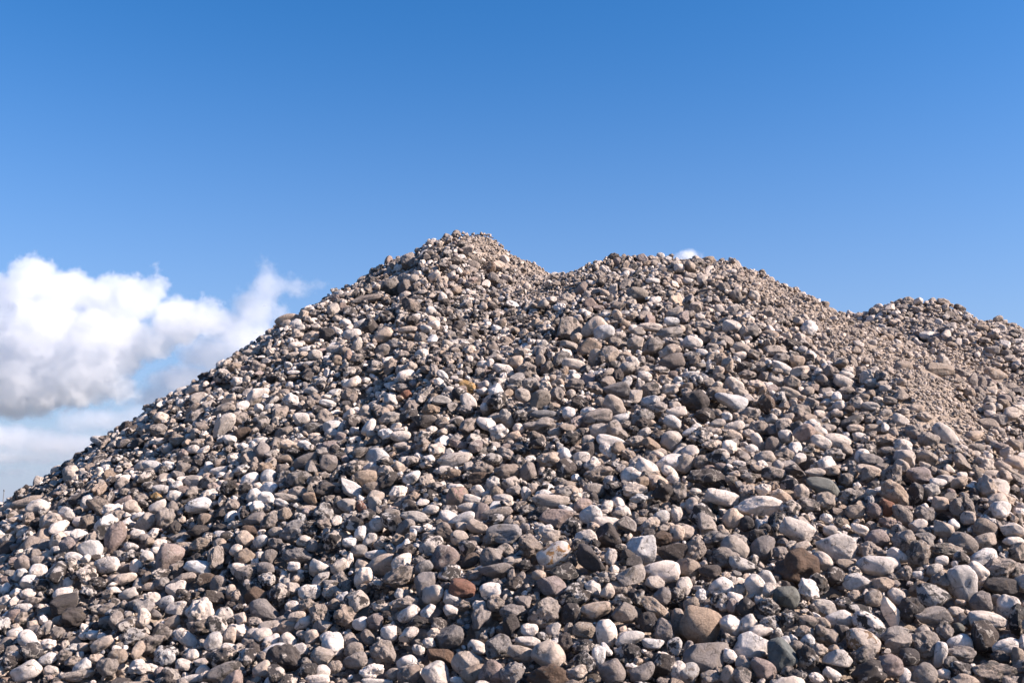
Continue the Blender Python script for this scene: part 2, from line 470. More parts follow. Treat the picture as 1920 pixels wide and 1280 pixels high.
# ------------------------------------------------------------------ stones read off the photograph, six fields of view
# each entry: x, y, length, breadth, tilt, kind, form   (field pixels, 2.977 to one photograph pixel)
FIELDS = {
(0, 420): '''
1610,530,150,75,15,c,o|big pale egg-shaped cobble jutting from the skyline beside the clouds
1595,560,70,45,20,c,o;1650,555,70,50,35,w,o;1675,575,60,45,0,w,o;1715,530,45,40,0,c,o;1760,500,60,50,10,k,n;1510,610,70,50,20,c,n
1740,635,100,65,20,c,n;1650,680,85,50,15,w,o;1660,620,70,50,20,c,n;1700,700,75,35,10,w,o;1760,730,85,65,0,w,o;1640,735,75,45,0,c,o
1830,620,100,80,-10,d,a;1865,705,95,60,5,c,o;1885,760,60,60,0,t,o;1720,780,65,30,0,w,o;1640,830,80,30,0,w,o;1640,855,70,30,0,t,o
1440,800,85,80,0,k,n;1325,710,55,45,0,k,n;1240,755,55,60,45,w,o;1395,720,90,40,5,c,o;1370,805,55,35,0,p,o;1360,835,50,35,0,c,n
1150,815,90,55,0,d,n;1325,880,75,55,0,w,n;1240,850,90,80,50,m,n;1010,900,100,50,20,w,o;1090,925,110,55,15,c,a;1110,975,110,70,20,w,a
1430,960,150,80,40,w,a;1245,1125,170,90,45,c,a|big pale grey wedge leaning up the left slope
1460,1110,95,90,0,k,o;1685,1085,90,75,10,w,o;1745,1140,150,75,10,k,o;1625,990,90,90,40,w,n;1830,1000,95,45,-10,w,o
1250,1040,130,75,15,k,n;1080,1045,110,70,40,t,o;1090,1080,120,90,30,k,n;930,1060,55,50,0,g,o;865,1055,70,45,0,k,o;830,1015,70,40,15,k,n
800,1095,75,50,30,w,o;555,1170,100,50,-10,w,o;600,1200,95,45,-10,k,n;800,1150,80,65,0,c,n;885,1155,110,80,0,k,n;995,1210,100,75,-10,t,n
930,1255,65,60,0,c,o;890,1215,75,45,0,w,o;675,1125,75,50,25,c,o;690,1225,80,50,20,g,o;1080,1255,70,50,0,w,o;1280,1205,80,60,0,w,o
1355,1165,100,65,20,b,o;1355,1240,65,45,0,w,o;1410,1245,50,70,70,w,o;1450,1210,100,40,5,w,o;1470,1240,80,35,0,d,o;1540,1095,45,50,0,c,o
1500,1150,70,60,0,d,n;1620,1230,110,60,0,c,n;1700,1230,80,50,0,w,o;1755,1185,70,45,10,w,o;1830,1240,120,60,5,p,o
1850,1165,80,55,0,w,o;1870,945,70,50,20,w,a;1740,930,90,50,0,c,o;1620,900,55,45,0,w,o;1790,880,70,50,30,m,n;1730,1010,60,70,50,k,n
1510,1020,70,40,0,w,o;1530,855,90,60,0,d,n
''',
(640, 420): '''
590,50,55,60,90,g,n|small round grey stone perched on the summit
495,55,40,25,0,g,n;380,150,85,100,70,g,a|grey angular block standing on the skyline near the summit
700,145,80,60,0,c,a;520,290,75,50,40,w,o;650,208,95,45,-10,k,n;630,245,65,35,0,c,o;735,235,75,60,0,k,a;820,250,85,65,30,b,a
915,205,45,65,-70,w,a;870,235,80,55,0,c,a;275,355,110,90,20,k,a;565,320,70,60,30,c,n;355,355,70,90,60,g,a;200,352,38,40,0,c,o
135,420,190,45,10,g,f|long flat grey slab lying below the skyline
460,325,50,40,0,c,o;565,410,55,55,60,w,o;390,455,120,80,-40,k,a;1038,355,42,58,90,w,o;895,420,45,40,0,w,o
1650,395,125,90,-15,t,o|big smooth tan oval cobble near the second crest
1385,445,80,60,15,p,a;1740,320,80,40,0,w,o;1600,262,80,35,-15,c,o;1545,465,80,65,0,k,a;1520,370,55,80,70,c,a;1885,245,60,50,0,w,o
1260,590,150,140,20,k,a|big rough grey-tan boulder beside two pale rounded ones
1410,580,160,110,30,c,o;1468,610,120,100,0,w,o;1310,640,65,65,0,c,a;1270,675,100,45,-15,c,o;1380,690,140,90,35,k,a;1410,745,65,110,65,c,o
1500,735,105,105,0,c,a;1550,670,115,80,-10,k,n;1640,670,90,100,60,c,n;1725,575,135,50,-5,w,o;1860,500,110,65,20,c,o;1845,545,95,55,0,w,o
1655,600,90,55,0,c,o;1830,610,150,70,10,k,n;1735,680,140,85,25,k,n;1830,715,130,75,30,c,n;1845,775,145,100,20,g,o|smooth dark grey cobble among pale ones high on the slope
1625,770,85,65,-30,w,n;1695,850,85,60,-10,w,o;1850,840,60,45,0,p,o;60,620,110,75,0,w,o;160,580,110,110,0,d,a;238,620,110,75,35,c,o
110,560,90,50,20,w,o;260,525,110,75,-20,d,n;415,520,60,40,30,w,o;500,500,60,55,0,c,o;370,590,110,40,5,c,o;25,710,60,50,0,t,o
285,670,80,55,0,g,n;230,705,90,70,20,k,o;370,685,80,65,-10,k,n;445,640,80,70,0,k,n;595,675,75,50,-30,c,o;670,655,70,35,-5,c,o
920,655,75,60,0,k,n;1035,820,110,95,30,k,n;910,815,135,70,-25,w,o;975,770,80,75,0,c,o;785,785,65,50,0,w,o;865,745,90,45,0,c,a
1295,785,130,70,-10,c,o;1110,760,60,70,70,c,o;1150,800,70,80,60,k,n;565,845,75,50,-40,w,o;545,885,60,50,-40,w,o
700,910,95,70,-15,o,a|orange lichen-stained angular stone
800,900,90,55,15,w,o;365,950,70,55,-20,r,o;345,915,100,55,0,k,o;275,800,80,100,60,k,n;335,820,65,70,0,c,o;195,800,110,80,0,m,n
330,740,100,60,10,g,a;90,750,75,70,40,k,n;45,830,90,70,0,m,n;60,890,110,60,35,w,o;565,985,110,55,-10,c,a;500,1040,100,70,0,t,n
395,1025,85,90,0,g,n;135,1045,85,70,0,c,o;45,955,95,75,-10,k,n;270,1085,130,80,25,c,n;330,1185,120,70,-5,w,o;335,1235,90,40,0,c,o
455,1190,100,75,10,m,n;220,1150,80,60,0,k,n;175,1165,70,60,0,w,o;800,1020,55,50,0,w,o;855,1085,85,60,10,c,o;920,1085,70,110,-60,c,n
880,1160,105,85,10,w,n;1000,1075,85,75,0,m,n;1010,955,95,80,-20,c,o;1105,980,130,95,35,t,a;1060,900,110,95,-20,k,n;1140,910,70,70,0,c,n
955,905,65,40,0,c,o;1205,945,75,75,60,k,n;1280,945,55,45,40,c,o;1300,895,110,70,5,g,n;1410,915,95,70,-10,k,n;1330,1000,95,80,-10,d,n
1270,1060,75,85,0,w,o;1125,1060,150,50,0,g,o;1105,1125,180,85,5,k,n;1095,1200,110,70,-30,k,n;1190,1165,75,60,20,c,o;1430,1075,170,85,10,k,o
1525,1015,145,105,-30,c,o;1555,1085,110,50,15,w,o;1440,1150,120,80,15,c,o;1540,1155,130,100,-30,k,n;1505,1215,175,75,-10,w,o;1640,1210,100,60,0,c,n
1690,1165,80,60,10,w,o;1680,1075,130,85,15,k,n;1690,1115,90,70,0,d,n;1770,1030,120,75,-10,k,n;1850,1105,110,75,-20,w,o;1870,1050,120,60,10,w,o
1840,1210,130,120,30,c,o;1760,1190,90,80,60,d,n;1280,1195,110,90,20,m,n;1375,1205,75,60,0,c,o;1730,930,110,95,10,k,n;1640,960,70,90,60,c,a
1540,930,150,85,10,g,a;1840,920,110,70,20,c,n;1595,880,55,70,60,w,o;690,1035,90,60,-10,g,n;610,1140,70,50,0,k,o;640,1100,90,45,20,c,o
990,1140,70,60,0,w,o;960,1185,90,55,20,c,o
''',
(1280, 420): '''
55,665,110,80,-15,w,o;120,640,70,55,0,k,o;165,690,75,55,10,c,o;275,575,105,75,-5,w,a;345,605,60,75,60,c,a;400,400,65,60,-20,c,o;280,480,80,50,20,c,a
205,475,50,65,-60,c,o;300,400,65,75,-60,k,o;225,355,80,60,0,k,n;275,265,55,30,0,w,o;45,290,70,40,-15,c,o;30,320,65,40,-10,w,o
130,570,120,60,-10,c,n;95,520,60,45,0,w,o;330,695,110,70,-10,c,o;320,735,75,50,0,w,o;375,600,100,75,0,k,n;520,705,130,55,0,c,a
610,670,110,50,-10,d,n;550,750,90,60,0,k,n;640,765,90,70,10,t,o;550,800,130,60,-30,w,o;535,820,70,35,0,c,o;530,880,110,55,-15,c,o
655,825,110,60,10,c,a;830,825,95,80,0,g,n|round dark grey nodule at the foot of the sandy run
915,845,85,50,-15,w,o;1000,830,75,75,-40,k,n;900,885,130,75,-25,c,o;920,945,110,75,0,k,n;790,880,100,60,-40,k,o;1055,885,80,45,5,c,a
1060,665,50,40,15,w,o;1195,660,50,38,0,w,o;1060,530,70,45,0,w,o;1175,550,55,35,-20,c,o;990,478,75,30,10,c,o
1420,815,180,85,-5,t,f|broad flat sandy-brown slab propped up on the fines
1745,845,140,75,-15,t,o|smooth tan oval cobble beyond the flat slab
1520,860,55,50,-30,t,o;1600,940,65,60,0,t,o;1500,675,70,40,-15,t,o;1730,710,60,60,0,k,a;1670,580,75,45,-10,t,o;1545,460,70,40,-25,d,o
1875,655,70,35,0,w,o;1860,610,90,50,0,d,n;1825,750,70,40,10,c,o;1860,800,50,40,0,k,n;270,985,190,90,-20,w,o|long white cigar-shaped cobble in mid slope
320,940,100,60,-20,c,n;70,985,150,110,10,d,n;465,1005,95,120,-70,b,o|dark brown upright nodule in mid slope
540,980,90,90,0,m,n;600,945,130,60,-20,c,o;700,935,70,60,10,c,o;720,1010,90,75,-30,k,n;650,1060,120,110,-10,k,n;710,1125,110,75,0,w,n
245,1075,60,55,0,w,o;195,1115,90,55,25,c,o;290,1130,120,60,10,w,o;290,1180,90,50,-25,c,a;40,1160,90,45,15,w,o;100,1190,130,110,0,m,n
380,1055,110,70,0,k,n;430,1135,120,80,-10,k,n;510,1150,85,60,-30,g,a;560,1140,90,80,-40,k,o;125,1070,110,90,0,d,n;50,740,90,60,0,m,n
215,755,80,75,0,t,n;205,815,70,50,0,c,a;350,800,110,70,10,d,n;100,790,60,35,0,t,o;40,845,90,50,0,w,o;145,885,85,60,0,c,o
30,905,60,45,0,t,o;410,900,100,60,-5,c,n;290,895,120,70,-30,w,o;360,840,100,50,0,k,n;435,800,80,60,0,k,n;500,1235,80,100,70,k,o
770,1215,120,75,-20,w,o;860,1210,170,85,-12,w,o|long white cobble with a small dark hole
965,1140,100,50,0,c,o;985,1185,80,50,0,w,o;1130,1205,120,75,-10,c,n;1065,1140,90,50,0,t,o;1215,1095,100,75,-10,w,o;1145,1265,90,50,0,k,o
1300,1160,110,90,-30,g,n;1370,1205,110,90,-30,k,n;1470,1185,180,95,-45,w,o|big white oval cobble lying tilted down to the right
1350,1075,90,60,-20,c,n;1310,1030,80,50,-10,c,o;1050,1015,110,50,-5,w,o;1090,980,60,40,-10,w,o;1010,970,60,55,-30,t,o;1050,945,50,50,60,t,o
1160,985,80,45,-10,k,o;1130,1055,75,40,20,c,o;1240,1045,55,40,0,c,o;930,1035,55,45,0,b,o;865,1060,60,40,0,c,o;1710,1115,130,65,-5,k,o
1700,990,70,60,30,k,n;1780,1250,80,60,0,p,n;1640,1250,90,55,0,k,o;1830,1040,90,40,0,t,o;1760,1020,50,40,0,c,o;1830,970,50,60,-60,k,a
1840,910,90,50,0,k,n;1620,880,70,80,-50,g,a;1660,890,60,75,60,g,a;70,460,60,45,0,g,o
''',
(0, 850): '''
145,1215,185,100,25,w,o|big white egg-shaped cobble in the bottom left corner
213,113,90,70,40,c,a;320,88,70,55,10,c,a;405,60,80,60,10,k,n;150,275,200,65,15,c,o;50,295,70,45,10,w,o;120,425,70,60,-20,c,o;45,480,85,65,0,k,a
160,365,80,75,40,k,n;370,460,95,60,0,w,o;215,600,88,65,0,k,o;205,655,80,50,0,m,n;125,615,100,90,40,g,o;110,675,90,65,40,w,o;175,720,110,80,-15,w,a
155,785,95,65,0,w,o;185,820,100,45,10,c,a;350,785,115,80,15,w,o;130,865,100,60,0,w,o;125,920,80,80,0,k,n;185,960,75,65,-50,c,o;262,970,95,60,60,c,o
320,1000,75,80,60,k,n;325,930,65,55,0,c,o;195,985,90,60,20,g,o;30,820,70,60,30,w,o;595,620,140,95,5,w,o
640,470,180,100,72,p,a|tall pinkish grey slab standing upright on the left slope
925,580,190,130,45,p,a|large rough pinkish grey boulder on the left slope
805,385,140,85,30,c,a;925,360,110,120,60,k,n;1105,635,160,80,-10,w,o;1340,645,110,75,0,w,o;1145,365,90,75,20,t,o;905,200,110,55,0,w,o
970,240,80,80,60,w,o;880,295,110,60,35,w,o;1110,290,150,85,15,w,o;740,285,60,50,0,w,o;880,240,70,45,-20,o,a|small orange-stained chip
690,265,100,40,25,p,f;1085,160,100,75,0,c,a;1395,150,115,85,35,w,o;1225,95,120,45,15,w,o;1275,130,70,55,45,c,o;850,70,115,65,-15,w,o
790,75,90,70,20,c,o;1710,40,150,75,20,g,o;1670,145,150,100,10,k,n;1590,25,100,50,0,t,o;610,130,70,70,60,t,a;1505,385,120,85,30,k,n
1590,340,85,85,0,t,n;1420,240,90,85,45,w,o;1420,365,130,70,10,g,o;1490,250,100,75,-10,w,o;1570,275,85,45,-15,w,o;1600,245,150,40,-10,c,f
1710,310,120,45,10,c,o;1730,250,80,70,0,t,a;1805,340,115,130,70,m,n;1885,290,60,110,90,k,o;1660,215,110,65,0,k,o;1400,430,110,65,-20,b,o
1540,435,80,60,30,c,o;1635,430,150,110,15,g,n;1725,420,110,90,0,d,n;1850,490,130,110,60,m,n;1660,570,160,90,-5,g,n|grey kidney-shaped nodule
1640,630,75,55,0,w,o;1770,640,110,110,-50,w,a;1895,630,110,75,45,w,o;1500,580,100,80,60,g,a;1455,490,90,70,20,w,o;1320,540,85,70,30,w,o
1540,500,100,70,-20,g,n;1115,510,120,80,15,t,n;1120,435,150,65,0,d,a;810,475,65,60,0,g,o;730,520,90,55,0,w,o;725,575,100,80,0,m,n
755,630,75,75,45,w,o;705,695,125,65,15,w,o;870,540,60,45,0,w,o;820,575,70,70,0,w,a;1020,700,150,65,10,k,a;1150,710,120,85,-10,b,a
1215,730,85,105,70,g,o;1290,770,60,85,90,c,o;980,755,120,95,0,w,o;925,830,110,70,20,w,o;990,865,125,80,20,w,a
1118,890,170,160,75,w,n|big lumpy white boulder low on the left slope
1110,965,140,95,-10,k,n;715,785,115,65,20,c,o;835,740,80,45,0,c,o;905,725,80,60,20,g,a;800,920,75,110,80,w,a;595,940,90,75,0,k,o
870,900,75,60,-20,g,o;430,890,90,45,40,c,o;415,810,65,90,80,k,n;540,725,100,70,0,m,n;310,540,70,50,0,w,o;450,530,75,70,0,t,n
415,580,110,60,-10,w,o;490,385,100,90,45,t,n;1470,880,170,115,-20,g,a|large dark grey angular block low on the left slope
1425,790,120,95,20,b,a;1730,770,130,85,5,w,o;1850,770,100,90,0,c,n;1840,735,100,60,0,k,o;1560,790,120,130,60,m,n;1625,750,90,70,20,c,a
1715,850,95,80,20,k,n;1630,850,80,60,0,w,o;1650,910,110,55,20,c,a;1785,900,100,140,-70,k,n;1860,840,70,60,30,k,o;1690,945,110,60,35,w,o
1600,970,110,75,20,t,n;1420,1000,85,55,-5,w,o;1515,1045,90,80,0,w,o;1605,1045,100,80,-50,w,o;1540,1105,160,85,15,w,o;1660,1105,120,80,15,w,a
1740,1020,80,75,30,c,a;1800,1130,130,100,15,c,a;1190,1050,100,115,80,w,o;1280,1020,110,80,50,c,a;1045,1035,165,75,-35,w,o;1275,1080,80,50,0,w,o
1390,1060,90,60,0,g,n;1330,1095,100,70,0,m,n;1025,1180,95,70,-5,w,o;1135,1160,110,45,15,w,o;1130,1215,85,70,40,w,o;1060,1260,130,50,10,w,o
930,1130,140,140,40,m,n;845,1060,170,100,25,k,n;740,1025,150,100,15,m,n;760,1185,105,70,40,w,o;660,1130,110,90,20,t,o;600,1190,115,100,0,k,n
570,1060,140,70,30,c,o;520,1015,80,55,0,w,o;470,1080,90,60,10,c,o;265,1065,100,60,15,w,n;360,1130,80,75,0,k,n;265,1145,110,65,15,w,o
185,1080,85,75,30,w,o;405,1165,90,75,20,k,n;455,1200,130,80,55,w,a;430,1240,200,60,10,c,n;1250,1230,220,110,25,k,a;1460,1210,110,90,20,c,o
1590,1140,200,160,-20,d,n|big jagged black flint at the lower edge
1720,1210,110,80,10,m,n;1800,1215,90,70,-10,w,o;1770,1260,140,60,0,w,o;1870,1190,80,70,0,k,n;760,840,90,60,0,g,o;690,860,80,75,50,k,o
600,870,110,70,20,k,n
''',
(640, 850): '''
635,35,200,85,15,w,o|big smooth white oval cobble in the middle of the slope
170,75,95,50,0,w,a;140,135,130,95,10,t,o;50,195,140,80,-35,w,a;170,190,110,65,10,k,o;395,135,110,65,30,w,o;190,245,100,75,0,c,a;185,285,70,90,80,c,a
120,300,100,65,-40,r,o|smooth terracotta-red pebble
30,285,110,85,-20,c,o;285,335,100,60,0,k,o;410,355,170,70,-10,c,o;420,420,80,40,0,w,o;645,245,140,130,40,t,o|round tan boulder with a pinkish face
630,110,75,50,0,t,o;760,210,75,75,-50,w,o;735,255,120,50,-15,w,o;700,300,130,55,5,c,o;790,85,120,85,10,k,n;770,140,120,70,0,b,a
845,175,75,95,80,c,n;925,100,140,80,10,k,n;1045,105,90,110,60,g,a;1145,130,110,75,35,m,n;1160,35,140,85,0,c,n;1250,85,110,110,60,d,a
1340,20,100,65,0,w,o;1435,110,160,85,10,k,n;1845,55,180,105,10,w,o|broad white cobble in the middle of the right slope
1170,265,220,80,-5,c,o|long flat cream cobble
1240,225,90,80,0,k,n;1030,225,60,80,80,w,o;960,205,85,55,0,k,o;870,335,180,65,10,k,o;985,305,75,70,0,d,n;1085,195,60,60,0,c,a
1110,335,150,80,10,d,n;1200,365,180,115,5,p,a|rough pink granite boulder
1275,415,145,105,20,m,n;1410,205,120,85,5,k,o;1390,340,130,100,20,w,o;1520,190,100,75,0,m,n;1640,205,130,90,0,c,n;1660,250,100,55,0,w,n
1790,205,110,120,0,d,n;1880,215,90,110,80,k,n;1850,150,80,65,0,w,a;1785,355,100,80,10,w,o;1720,400,120,80,20,c,n;1870,340,70,90,80,w,o
1870,440,90,90,0,c,o;1790,470,110,80,0,b,n;1475,390,150,80,-5,w,o;1490,460,140,140,70,d,a|dark grey angular block leaning on white cobbles
1365,475,130,105,0,w,o;1595,395,120,80,-30,g,a;1550,340,90,50,0,k,o;1680,540,170,155,20,w,a|large broken white boulder
1850,555,170,105,5,d,a;1505,575,70,95,70,w,o;1570,535,90,60,-20,m,n;1785,660,215,130,5,w,o|large perfect white egg-shaped cobble
670,370,165,70,20,w,o;760,410,130,75,-20,c,o;655,465,100,85,30,c,o;580,435,110,95,-20,g,a;910,450,190,110,5,g,a;840,470,120,80,30,k,n
1040,480,90,65,0,k,n;925,545,110,70,-35,k,a;1025,415,55,60,0,g,o;1170,465,110,70,10,c,n;1190,565,200,130,30,w,o|big white stone with a rusty stain
1235,660,170,100,0,d,a|glossy black split flint
1390,590,180,110,-35,d,a;580,585,160,150,70,p,o|round pinkish grey boulder
715,600,120,75,40,b,o;830,580,140,115,50,g,a;860,655,190,90,0,g,a;950,600,110,60,15,c,n;675,755,150,110,-10,r,o|smooth dark red-brown cobble
835,765,125,95,15,w,o;740,680,90,60,0,k,n;1175,740,165,110,-25,p,a;965,725,100,85,0,d,n;1020,620,90,60,0,m,n;325,690,180,110,25,k,n
465,720,140,110,45,g,a;235,620,170,110,10,c,a;205,565,150,60,0,w,o;100,545,95,75,0,k,o;45,595,45,90,80,w,o;15,615,60,70,0,w,o
355,520,80,90,60,w,n;230,500,100,80,0,m,n;105,445,65,90,80,w,o;155,480,100,60,40,w,o;45,495,80,55,0,w,o;490,455,90,60,45,c,a
355,835,135,85,0,k,n;375,895,135,75,35,w,o;225,850,110,70,0,m,n;430,940,110,75,20,m,n;195,735,100,65,-10,m,n;125,755,75,60,0,k,n
20,740,70,100,90,k,n;615,810,100,80,-30,w,a;610,880,90,70,-10,w,o;675,850,90,70,10,k,n;770,850,80,60,0,w,n;780,920,110,140,80,g,n
865,840,110,100,0,k,n;960,880,150,80,0,g,n;950,960,90,120,-70,d,a;1130,885,185,155,10,k,n|big furrowed grey nodule
1290,800,220,130,20,m,n;1405,750,100,75,-20,w,a;1490,770,75,90,60,c,o;1280,900,120,140,60,d,n;1425,875,185,95,15,c,o;1565,820,110,75,0,m,n
1585,890,130,110,-20,k,a;1650,800,100,100,60,d,n;1795,790,100,100,60,g,o;1870,790,90,90,0,d,n;1715,940,110,110,0,d,n;1795,985,110,120,-60,g,a
1355,985,135,90,-10,t,o;1480,1005,125,165,85,w,o|upright white egg-shaped cobble
1610,1030,175,90,15,w,o;1435,1130,80,115,85,w,o;1740,1060,130,60,0,w,o;1350,1080,120,90,10,m,n;1595,1110,150,110,15,m,n;1250,1060,100,120,60,d,n
1050,980,100,70,0,w,o;1040,1050,145,60,-5,w,o;1000,1110,150,85,-10,c,o;1160,1125,180,150,-30,c,a;875,1080,140,150,60,k,a;760,1080,115,75,-15,w,o
700,1165,150,150,50,c,a|pale grey faceted block
605,1025,160,110,15,g,a;520,1005,85,70,20,c,n;375,1010,120,70,25,w,a;265,1000,95,85,0,w,o;105,950,90,80,0,w,o;190,935,100,90,0,p,o
240,1110,140,130,-40,k,n;70,1090,110,80,10,k,o;145,1025,70,90,-60,k,o;80,1155,140,90,10,k,o;370,1165,130,85,0,w,o;490,1055,70,55,0,w,n
430,1090,70,60,0,m,n;560,1130,170,110,-35,b,a;525,1240,150,150,50,w,a;380,1240,140,120,20,g,o;170,1215,140,85,10,w,n;290,1230,90,70,0,k,o
200,1272,180,40,0,w,o;840,1225,130,140,50,p,a;950,1230,130,140,80,g,n;1150,1240,220,140,10,b,n|big rough brown rock cut by the lower edge
1310,1220,130,90,0,c,n;1355,1170,120,110,-50,m,n;1510,1215,145,130,20,g,o;1680,1220,150,90,30,g,a;1790,1180,120,150,70,d,a;1880,1220,90,120,80,w,a
1860,1080,80,100,0,m,a;1880,940,80,160,90,k,o;655,1265,100,40,0,w,o
''',
(1280, 850): '''
10,60,100,120,70,c,o;215,75,80,50,-10,p,o;145,90,85,55,0,p,o;220,245,195,90,-12,w,o|long white capsule-shaped cobble
430,290,250,105,0,w,a|long white cobble with a broken corner
275,365,125,105,40,c,o;115,350,150,140,0,m,n;785,185,210,105,-20,n,o|large smooth dark green-grey oval cobble
735,105,120,50,0,c,o;835,95,85,55,10,c,o;1040,95,150,65,-15,c,o;1050,40,140,80,-10,g,o;1325,118,160,95,-10,p,o|smooth pale pink oval cobble
1185,225,180,110,-40,t,n;1165,130,110,150,60,k,n;1650,105,70,65,0,t,o;940,235,140,85,10,k,n;660,215,90,90,-40,c,o;555,240,130,70,-20,c,a
1140,300,85,100,-60,r,a|brick-red angular stone
1075,320,100,85,-20,p,o;965,325,110,80,0,t,o;1230,340,90,150,-50,k,o;1300,225,80,120,80,d,a;1385,210,100,85,10,c,n;1435,280,90,85,0,c,o
1425,165,100,60,0,w,o;1545,160,100,60,10,c,n;1600,365,85,80,60,c,a;1690,415,140,110,-10,k,o;1685,485,130,80,10,c,a;1560,300,140,130,-40,k,n
1350,340,120,100,-20,g,n;640,425,200,120,-20,w,o;865,515,240,140,-8,w,a|biggest white boulder on the right slope
820,430,80,60,0,c,o;800,360,70,55,-20,w,o;1090,470,135,100,-10,p,o;1040,540,130,110,0,k,n;1235,490,130,120,20,k,n;985,420,110,60,-25,w,o
1195,575,110,80,-30,w,a;1100,625,250,115,-5,w,o|long white oval boulder
1240,665,80,80,0,k,n;635,640,240,230,0,b,n|huge rough brown-black rock
785,605,130,100,-30,w,o;545,560,90,80,0,k,n;290,525,160,120,-35,c,o;445,540,130,170,70,g,a|dark grey pointed block
190,475,170,90,10,k,n;235,580,160,110,0,k,n;340,630,170,80,-20,m,a;150,655,130,80,-10,d,o;60,545,110,170,60,k,n;20,440,90,90,0,c,o
215,740,145,100,10,w,o;315,765,75,70,0,c,n;410,745,140,110,-55,w,o;470,710,90,140,-60,w,o;580,800,145,120,0,n,o|round dark charcoal cobble
750,740,110,135,70,m,n;850,690,110,110,60,d,a;910,620,110,60,-10,t,a;975,720,160,100,5,w,a;1065,805,105,95,0,t,o|ball-shaped tan cobble
1190,790,100,85,-40,w,o;965,795,85,65,0,k,n;785,855,140,95,-30,c,a;905,835,100,70,0,m,n;985,865,135,50,-5,m,f;1055,960,215,110,-30,w,f|white slab with black edges lying tilted
870,925,170,95,10,w,o;1160,880,90,170,-75,w,a;1120,730,110,80,0,c,a;1320,755,110,90,40,t,a;1565,725,165,200,-80,w,o|large white egg standing on end
1400,810,180,140,-15,m,a|big black-and-white split flint
1445,595,80,55,0,w,o;1520,615,40,40,0,w,o;1310,675,65,45,-5,w,o;1410,650,100,75,20,c,o;1440,705,100,90,0,k,n;1680,580,160,95,25,w,o
1655,655,130,80,-45,w,o;1770,640,180,120,20,k,n;1860,660,120,100,0,k,n;1320,555,120,140,60,k,n;1480,540,190,80,-5,k,n;1565,505,150,130,-40,k,o
1460,430,130,90,-30,c,a;1855,490,130,60,-10,w,o;1870,545,90,100,0,k,a;1775,740,190,90,0,d,f|flat black slate
1665,835,130,120,20,g,o;1815,855,125,140,50,w,o;1755,815,60,70,0,c,o;1265,870,120,150,60,d,n;1395,910,190,90,10,k,a;1525,880,90,60,10,c,o
1700,930,210,100,-5,w,o;1870,930,90,180,80,m,n;1565,925,70,80,0,g,o;1540,975,70,70,0,n,o;1450,990,110,100,30,k,n;1340,985,85,60,0,c,o
1185,1010,160,90,15,k,o;1680,1020,160,180,30,d,a;1545,1055,150,95,0,w,o;1555,1120,175,100,0,g,n;1340,1060,180,150,-10,k,n;1210,1060,150,90,20,c,a
1435,1120,80,150,75,w,o;1805,1080,160,90,10,w,o;1775,1140,100,80,0,d,n;1895,1060,50,110,85,w,o;1005,1050,195,140,-20,w,o|big white cobble with a brown hollow
860,1140,160,105,5,w,a;1010,1130,150,110,25,k,n;1155,1180,145,130,20,p,o|round purplish grey cobble
1265,1135,120,100,0,d,o;700,1045,80,80,0,w,o;800,1020,150,120,-40,k,n;765,1095,90,70,0,c,n;700,1140,110,140,-70,d,n
550,1130,190,170,-25,n,a|smooth green-grey wedge
390,1070,220,135,10,w,a|big white faceted boulder beside the green-grey wedge
430,990,150,75,15,w,o;360,950,120,80,40,w,o;270,955,120,95,-25,w,a;485,945,120,75,5,m,n;590,910,105,90,20,m,n;695,935,125,70,-15,k,o
680,1000,110,80,10,k,n;880,1000,80,100,50,d,a;100,955,230,210,-15,t,o|biggest smooth tan boulder
135,1130,240,170,-15,g,a|big pale grey faceted boulder
260,1130,90,80,-30,w,o;205,835,100,115,70,m,n;275,850,70,90,0,p,o;350,860,100,110,50,d,o;480,860,130,110,0,d,n;260,1040,90,80,0,m,n
40,1220,110,120,-40,c,o;160,1250,120,80,0,k,n;255,1240,90,110,-60,c,a;335,1240,110,90,-40,k,a;450,1200,160,100,-25,p,a;640,1250,130,90,10,d,n
580,1265,90,40,0,w,o;835,1230,110,60,-30,w,o;1040,1220,190,130,20,d,n;745,1250,80,60,0,w,n;1345,1230,160,120,10,k,o;1240,1240,70,90,80,w,o
1455,1230,80,60,0,w,o;1560,1220,140,110,-20,d,n;1740,1225,225,130,5,k,n|big speckled brown boulder in the bottom right corner
1875,1140,70,120,80,t,o;560,50,80,40,-30,c,o;510,115,140,80,-10,k,o;370,135,90,60,0,k,n;315,55,75,35,-10,w,o;130,140,220,110,0,d,n
100,50,90,80,0,k,a;270,150,70,60,0,k,o;920,150,90,80,0,k,n;1030,125,80,90,60,k,o;1220,80,90,90,60,c,o;700,290,140,80,-10,k,n
600,310,120,100,20,m,n;530,390,100,130,80,m,n;420,460,110,90,10,d,n;360,390,80,90,0,d,o
''',
}

def read_fields():
    out = []
    for (ox, oy), txt in FIELDS.items():
        for line in txt.strip().split('\n'):
            for ent in line.split(';'):
                ent, _, lab = ent.partition('|')
                x, y, a, b_, ang, k, f = ent.split(',')
                a, b_, ang = float(a), float(b_), float(ang)
                if abs(ang) > 40 and b_ > a:          # axis given along the tilt
                    a, b_ = b_, a
                elif b_ > a:
                    a, b_, ang = b_, a, ang + 90
                s = 1 / 2.977
                out.append(dict(u=ox + float(x) * s, v=oy + float(y) * s, L=a * s, S=b_ * s, ang=ang, k=k, f=f, lab=lab))
    out.sort(key=lambda e: (not e['lab'], -e['L'] * e['S']))
    return out

NOTED = read_fields()

# ------------------------------------------------------------------ laying the stones
H = Z0 - .94 * loose                           # height of what has been laid so far
PXS = 4                                                # coarse record of which lines of sight already meet a noted stone
seen = np.zeros((1280 // PXS, 1920 // PXS), bool)
sv, su = np.meshgrid(np.arange(1280 // PXS) * PXS + 2, np.arange(1920 // PXS) * PXS + 2, indexing='ij')

